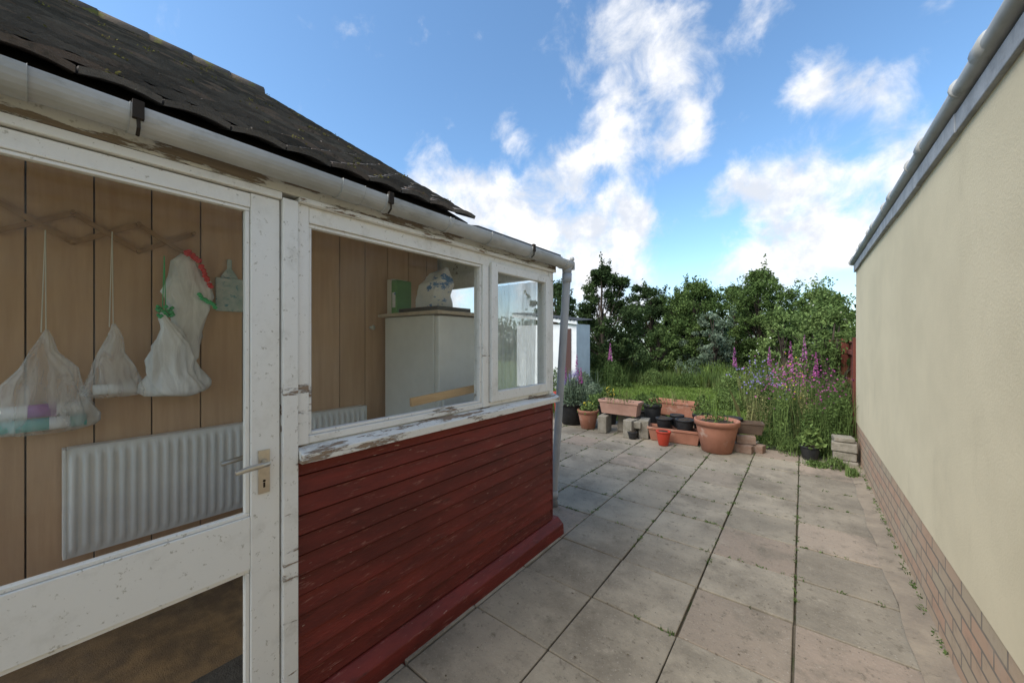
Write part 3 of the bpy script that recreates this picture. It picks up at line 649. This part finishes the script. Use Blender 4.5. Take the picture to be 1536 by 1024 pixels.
parts=[tuft(-2.72,6.25,.3,.22,.35,600,.035),spike(-2.7,6.3,1.1,1.42,1,.03,110,.016),stems(-2.7,6.3,.3,.04,1.0,6,0,.006,.02),stems(-2.75,6.28,.3,.03,1.5,2,0,.006,.1),tuft(-2.62,6.1,.5,.12,.2,30,.02,2)]
leafobj('foxglove',parts,[L_mid,F_pink,F_yel],e)
e=pot('black_plastic_pot',-2.15,6.35,0,.16,.3,blackpl); leafobj('small_shrub',[tuft(-2.15,6.35,.28,.2,.3,500,.03)],[L_mid],e)
e=pot('black_plastic_pot',.07,5.86,0,.11,.17,blackpl); leafobj('sapling',[tuft(.07,5.86,.15,.14,.28,160,.04)],[L_light],e)
pot('red_plastic_pot',-3.62,6.1,0,.12,.5,redpl)

# ------------------------------------------------------------ flower border
areas=[]
for k in range(80):
    y=random.uniform(6.15,10.0); x=random.uniform(-.62,.5)
    if y<6.7 and x<-.35: x+=.35
    h=random.uniform(.4,.95)+(.18*(y-6)/3.5)+.25*max(0,x)
    areas.append((x,y,random.uniform(.10,.26),h,random.randint(250,560),random.uniform(.016,.030),random.choice([0,0,1,2,5])))
parts=[]
for (x,y,r,h,n,ls,mi) in areas:
    parts.append(tuft(x,y,0,r,h,n,ls,mi)); parts.append(stems(x,y,0,r,h*1.25,int(n*.10),mi,.0025,.4))
for k in range(44):
    y=random.uniform(6.2,8.6); x=random.uniform(-.45,.45); parts.append(flowers(x,y,random.uniform(.6,1.1),.12,random.randint(6,15),.014,3))
for k in range(12): parts.append(flowers(random.uniform(-.9,-.2),random.uniform(6.8,8.5),random.uniform(.7,1.05),.10,10,.015,4))
for k in range(8): parts.append(flowers(random.uniform(-.5,.4),random.uniform(6.5,9),random.uniform(.7,1.15),.12,8,.012,6))
for (x,y,z0,z1) in ((-.15,7.2,1.05,1.45),(.02,7.6,1.15,1.55),(-.95,7.6,1.0,1.35),(-.5,8.6,1.0,1.35),(.15,6.9,.95,1.3)):
    parts.append(spike(x,y,z0,z1,3,.030,100,.015)); parts.append(stems(x,y,0,.02,z0+.2,3,1,.005,.02))
for k in range(70): parts.append(stems(random.uniform(-.7,.5),random.uniform(6.2,9.5),0,.05,random.uniform(.9,1.5),3,random.choice([5,0,1]),.0025,.3))
leafobj('wildflower_border',parts,[L_mid,L_light,L_dark,F_pink,F_lav,L_dry,F_yel])
parts=[]
for (x,y,r,h) in ((.3,5.65,.12,.12),(.42,5.4,.06,.1),(-.1,6.05,.2,.2),(-.35,6.2,.2,.25),(.25,6.05,.2,.4),(-.95,6.0,.2,.18),(.12,5.6,.12,.06),(-3.9,6.2,.3,.4)): parts.append(tuft(x,y,0,r,h,int(1800*r),.022)); parts.append(stems(x,y,0,r,h*1.4,60,1,.003))
leafobj('creeping_weeds',parts,[L_mid,L_light])
parts=[]
for k in range(60):
    y=random.uniform(13.0,15.5); x=random.uniform(-5.6,-.2)
    parts.append(stems(x,y,-.05,.4,random.uniform(.35,.95),200,random.choice([0,1,1,2]),.008,.4))
for k in range(26):
    x=random.uniform(-5.5,-.2); y=random.uniform(13.4,15.2); parts.append(tuft(x,y,-.05,random.uniform(.2,.45),random.uniform(.4,1.1),420,.04,random.choice([2,3,4])))
for k in range(30):
    x=random.uniform(-.9,.45); y=random.uniform(9.4,13); parts.append(stems(x,y,-.05,.25,random.uniform(.5,1.05),110,random.choice([0,1,2]),.005,.4)); parts.append(tuft(x,y,-.05,.28,random.uniform(.4,.95),350,.035,random.choice([2,3,4])))
parts.append(flowers(-.6,9.5,1.0,.3,24,.016,5)); 
leafobj('tall_meadow_grass',parts,[L_grass,L_dry,L_mid,L_light,L_grey,F_white])
n=60000; P=np.stack([rng.uniform(-7,.3,n),rng.uniform(6.5,14,n),np.full(n,-.06)],1)
v,f=blades(P,rng.uniform(.05,.11,n),.008,.7); leafobj('lawn_grass',[(v,f,0)],[L_grass])
parts=[]
for (x,y,r,h,n,mi) in ((-4.75,9.2,.5,.7,2200,0),(-4.2,8.8,.35,.45,1300,0),(-3.5,7.4,.35,.4,1000,1),(-2.8,7.5,.3,.35,700,1),(-5.2,8.6,.5,.8,1500,1),(-4.9,11.6,.6,.95,2200,1),(-4.0,12.8,.5,.6,1400,2),(-3.0,13.0,.5,.5,1200,1),(-1.6,12.3,.5,.7,1400,2),(-1.1,7.0,.25,.35,600,1),(-1.3,9.2,.35,.5,1000,2),(-2.0,7.2,.2,.22,300,2),(-5.7,12.6,.7,1.1,2600,1)):
    parts.append(tuft(x,y,-.05,r,h,n,.035,mi)); parts.append(stems(x,y,-.05,r,h*1.15,100,mi,.005,.4))
leafobj('herbaceous_shrubs',parts,[L_grey,L_mid,L_light])

# ------------------------------------------------------------ trees
def tree(name,x,y,top,R,mat,n=20000,ls=.06,low=.2,dens=90,spr=26):
    e=grp(name); b=MB(); H=top
    cl=[]
    lob=[random.uniform(.7,1.2) for _ in range(7)]
    for k in range(dens):
        a=random.uniform(0,6.28); h=random.random()
        zz=low+(H-low)*h; rr=R*lob[int(a/6.284*7)%7]*(math.sin(math.pi*min(1,.18+h*.80))**.6)*math.sqrt(random.uniform(.15,1))*random.uniform(.7,1.15)
        if h>.88: rr*=.6
        cl.append((x+rr*math.cos(a),y+rr*math.sin(a),min(zz,H-.1),random.uniform(.12,.30)*R/1.4))
    b.tube([(x,y,-.1),(x+.05,y,H*.35),(x-.04,y+.05,H*.65),(x,y,H*.9)],[.05*R+.03,.04*R+.02,.02*R+.01,.01],8)
    for c in cl[::3]:
        z0=c[2]*random.uniform(.35,.7); b.tube([(x,y,z0),((x+c[0])/2,(y+c[1])/2,(z0+c[2])/2+.08),c[:3]],[.03,.018,.006],5,cap=False)
    b.build('trunk_and_limbs',bark,True,parent=e)
    per=n//len(cl); P=[]
    for c in cl:
        d=rng.normal(size=(per,3)); d/=np.linalg.norm(d,axis=1)[:,None]; r=c[3]*rng.uniform(.25,1.3,per)[:,None]
        P.append(np.array(c[:3])+d*r*[1,1,.7])
    for k in range(spr):
        c=random.choice(cl); m_=50; t=rng.uniform(0,1,m_)[:,None]; dirv=np.array([(c[0]-x)*.8,(c[1]-y)*.8,R*.7+random.uniform(0,.9)]); dirv=dirv/np.linalg.norm(dirv)
        P.append(np.array(c[:3])+dirv*t*random.uniform(.3,.75)*min(1,R)+rng.normal(0,.045,(m_,3)))
    P=np.concatenate(P); P=P[P[:,2]>-.02]
    v,f=leaves(P,rng.uniform(.6,1.25,len(P))*ls,.5); leafobj('foliage',[(v,f,0)],[mat],e)
tree('holly_tree',-6.0,13.2,4.25,1.55,L_dark,30000,.055,.2,120)
tree('elder_tree',-8.4,13.8,3.9,1.6,L_dark,16000,.06)
tree('hawthorn_tree',-5.3,16.8,3.85,1.6,L_dark,22000,.06)
tree('apple_tree',-3.35,15.9,3.7,1.65,L_mid,28000,.05,.2,130,40)
tree('plum_tree',-1.3,17.0,4.1,1.6,L_mid,28000,.05,.2,130,40)
tree('elm_tree',.5,19.5,3.5,1.8,L_light,20000,.055,.2,110,40)
tree('hazel_tree',-4.4,18.9,3.7,1.5,L_light,16000,.06)
tree('dark_shrub_tree',-2.4,19.4,3.9,1.6,L_mid,14000,.06)
tree('laurel_tree',2.6,18.0,3.6,1.8,L_mid,12000,.06)
tree('lilac_bush',-.5,14.8,2.3,.9,L_light,9000,.045,.1,60)
tree('viburnum_bush',-4.3,14.6,1.9,.8,L_light,8000,.045,.1,60)
tree('willow_bush',-2.5,14.9,2.5,.9,L_grey,9000,.045,.1,60)
tree('climbing_rose',.32,9.6,2.1,.55,L_light,8000,.032,.5,60)
tree('climbing_rose',.55,12.4,2.6,.9,L_mid,9000,.04,.3,60)
tree('climbing_rose',.42,8.2,1.95,.38,L_mid,5000,.026,.6,45)
leafobj('rose_blooms',[flowers(.3,9.6,1.75,.22,16,.022,0)],[F_white])
P=[]
for k in range(380):
    x=random.uniform(-26,14); y=22+random.uniform(-1,1.5)+abs(x+4)*.05; z=random.uniform(0,2.9)
    m_=60; P.append(np.array([x,y,z])+rng.normal(0,.42,(m_,3)))
P=np.concatenate(P); P=P[P[:,2]>0]; v,f=leaves(P,rng.uniform(.07,.14,len(P)),.6); leafobj('distant_hedge',[(v,f,0)],[L_dark])

# ------------------------------------------------------------ camera
cd=bpy.data.cameras.new('camera'); cam=bpy.data.objects.new('camera',cd); COL.objects.link(cam)
cd.sensor_width=36; cd.lens=13.1; cd.clip_start=.02; cd.clip_end=1500
cam.location=(0,0,1.45); cam.rotation_euler=(math.radians(90),0,math.radians(37.97)); S.camera=cam
# ------------------------------------------------------------ light + sky
el,az=46,-156   # azimuth from +Y towards +X
dv=Vector((math.sin(math.radians(az))*math.cos(math.radians(el)),math.cos(math.radians(az))*math.cos(math.radians(el)),math.sin(math.radians(el))))
ld=bpy.data.lights.new('sun','SUN'); ld.energy=4.6; ld.angle=math.radians(45); ld.color=(1,.95,.88)
lo=bpy.data.objects.new('sun',ld); COL.objects.link(lo); lo.rotation_euler=dv.to_track_quat('Z','Y').to_euler(); lo.location=(0,0,10)
W=bpy.data.worlds.new('World'); S.world=W; W.use_nodes=True; nt=W.node_tree; nt.nodes.clear()
sky=N(nt,'ShaderNodeTexSky'); sky.sky_type='NISHITA'; sky.sun_disc=False; sky.sun_elevation=math.radians(el); sky.sun_rotation=math.radians(az)
sky.air_density=1.0; sky.dust_density=.5; sky.ozone_density=1.5
D=N(nt,'ShaderNodeTexCoord').outputs['Generated']
blobs=[(-21,38,.12,1),(-15.5,33,.12,1.0),(-24,31.5,.06,.6),(2.4,28.8,.075,.95),(8.1,25.5,.06,.65),(-38.8,29.7,.05,.6),(-29,25,.12,1.0),(-19.5,26.5,.10,1),(-13.5,27,.06,.8),
 (-45.5,20.5,.13,1),(-37,17.5,.16,1.05),(-21,16,.11,.95),(-28,12,.17,1.1),(-47,10,.19,1.2),(-7.5,20,.075,.95),(-1.0,20.5,.085,1),(1.5,13.5,.13,1.15),(8.5,16,.12,1.15),(11,10,.12,1.1),(-4,9,.12,1.1),(-20,6,.13,1),(-3,37,.07,.7),
 (-90,8,.22,1),(45,20,.35,1.1),(110,25,.5,1.1),(170,40,.6,1.1),(-140,22,.45,1),(30,65,.35,.8)]  # large cloud blobs outside the view, added for soft bright light
tot=None
wn=N(nt,'ShaderNodeTexNoise'); wn.inputs['Scale'].default_value=5; wn.inputs['Detail'].default_value=3; nt.links.new(D,wn.inputs['Vector'])
wv=N(nt,'ShaderNodeVectorMath',operation='MULTIPLY_ADD'); nt.links.new(wn.outputs['Color'],wv.inputs[0]); wv.inputs[1].default_value=(.12,.12,.09)
sb=N(nt,'ShaderNodeVectorMath',operation='SUBTRACT'); nt.links.new(D,sb.inputs[0]); sb.inputs[1].default_value=(.06,.06,.045); nt.links.new(sb.outputs[0],wv.inputs[2])
for (a,e_,r,w) in blobs:
    a=math.radians(a); e_=math.radians(e_); d=(math.sin(a)*math.cos(e_),math.cos(a)*math.cos(e_),math.sin(e_))
    q=N(nt,'ShaderNodeVectorMath',operation='DISTANCE'); nt.links.new(wv.outputs[0],q.inputs[0]); q.inputs[1].default_value=d
    t=mr(nt,q.outputs['Value'],0,r*1.35,w,0)
    tot=t if tot is None else math_(nt,'ADD',tot,t)
tot=math_(nt,'MINIMUM',tot,1.0)
n1=noise(nt,D,9.5,9,.6,.3)
dens=math_(nt,'ADD',math_(nt,'MULTIPLY',tot,.95),math_(nt,'MULTIPLY',math_(nt,'SUBTRACT',n1,.5),2.6))
fac=mr(nt,dens,.22,1.15)
shade=mix(nt,mr(nt,noise(nt,D,9,6,.62),.38,.62),(5.3,5.65,6.3),(7.6,7.6,7.75))
base=mix(nt,1.0,sky.outputs[0],(1.30,1.60,1.72),'MULTIPLY')
sepd=N(nt,'ShaderNodeSeparateXYZ'); nt.links.new(D,sepd.inputs[0])
base=mix(nt,mr(nt,sepd.outputs[2],-.05,.24,.8,0),base,(5.4,6.0,6.6))
colr=mix(nt,fac,base,shade)
bg=N(nt,'ShaderNodeBackground'); bg.inputs[1].default_value=.15; nt.links.new(colr,bg.inputs[0])
o=N(nt,'ShaderNodeOutputWorld'); nt.links.new(bg.outputs[0],o.inputs[0])
S.view_settings.view_transform='Standard'; S.view_settings.look='None'; S.view_settings.exposure=0
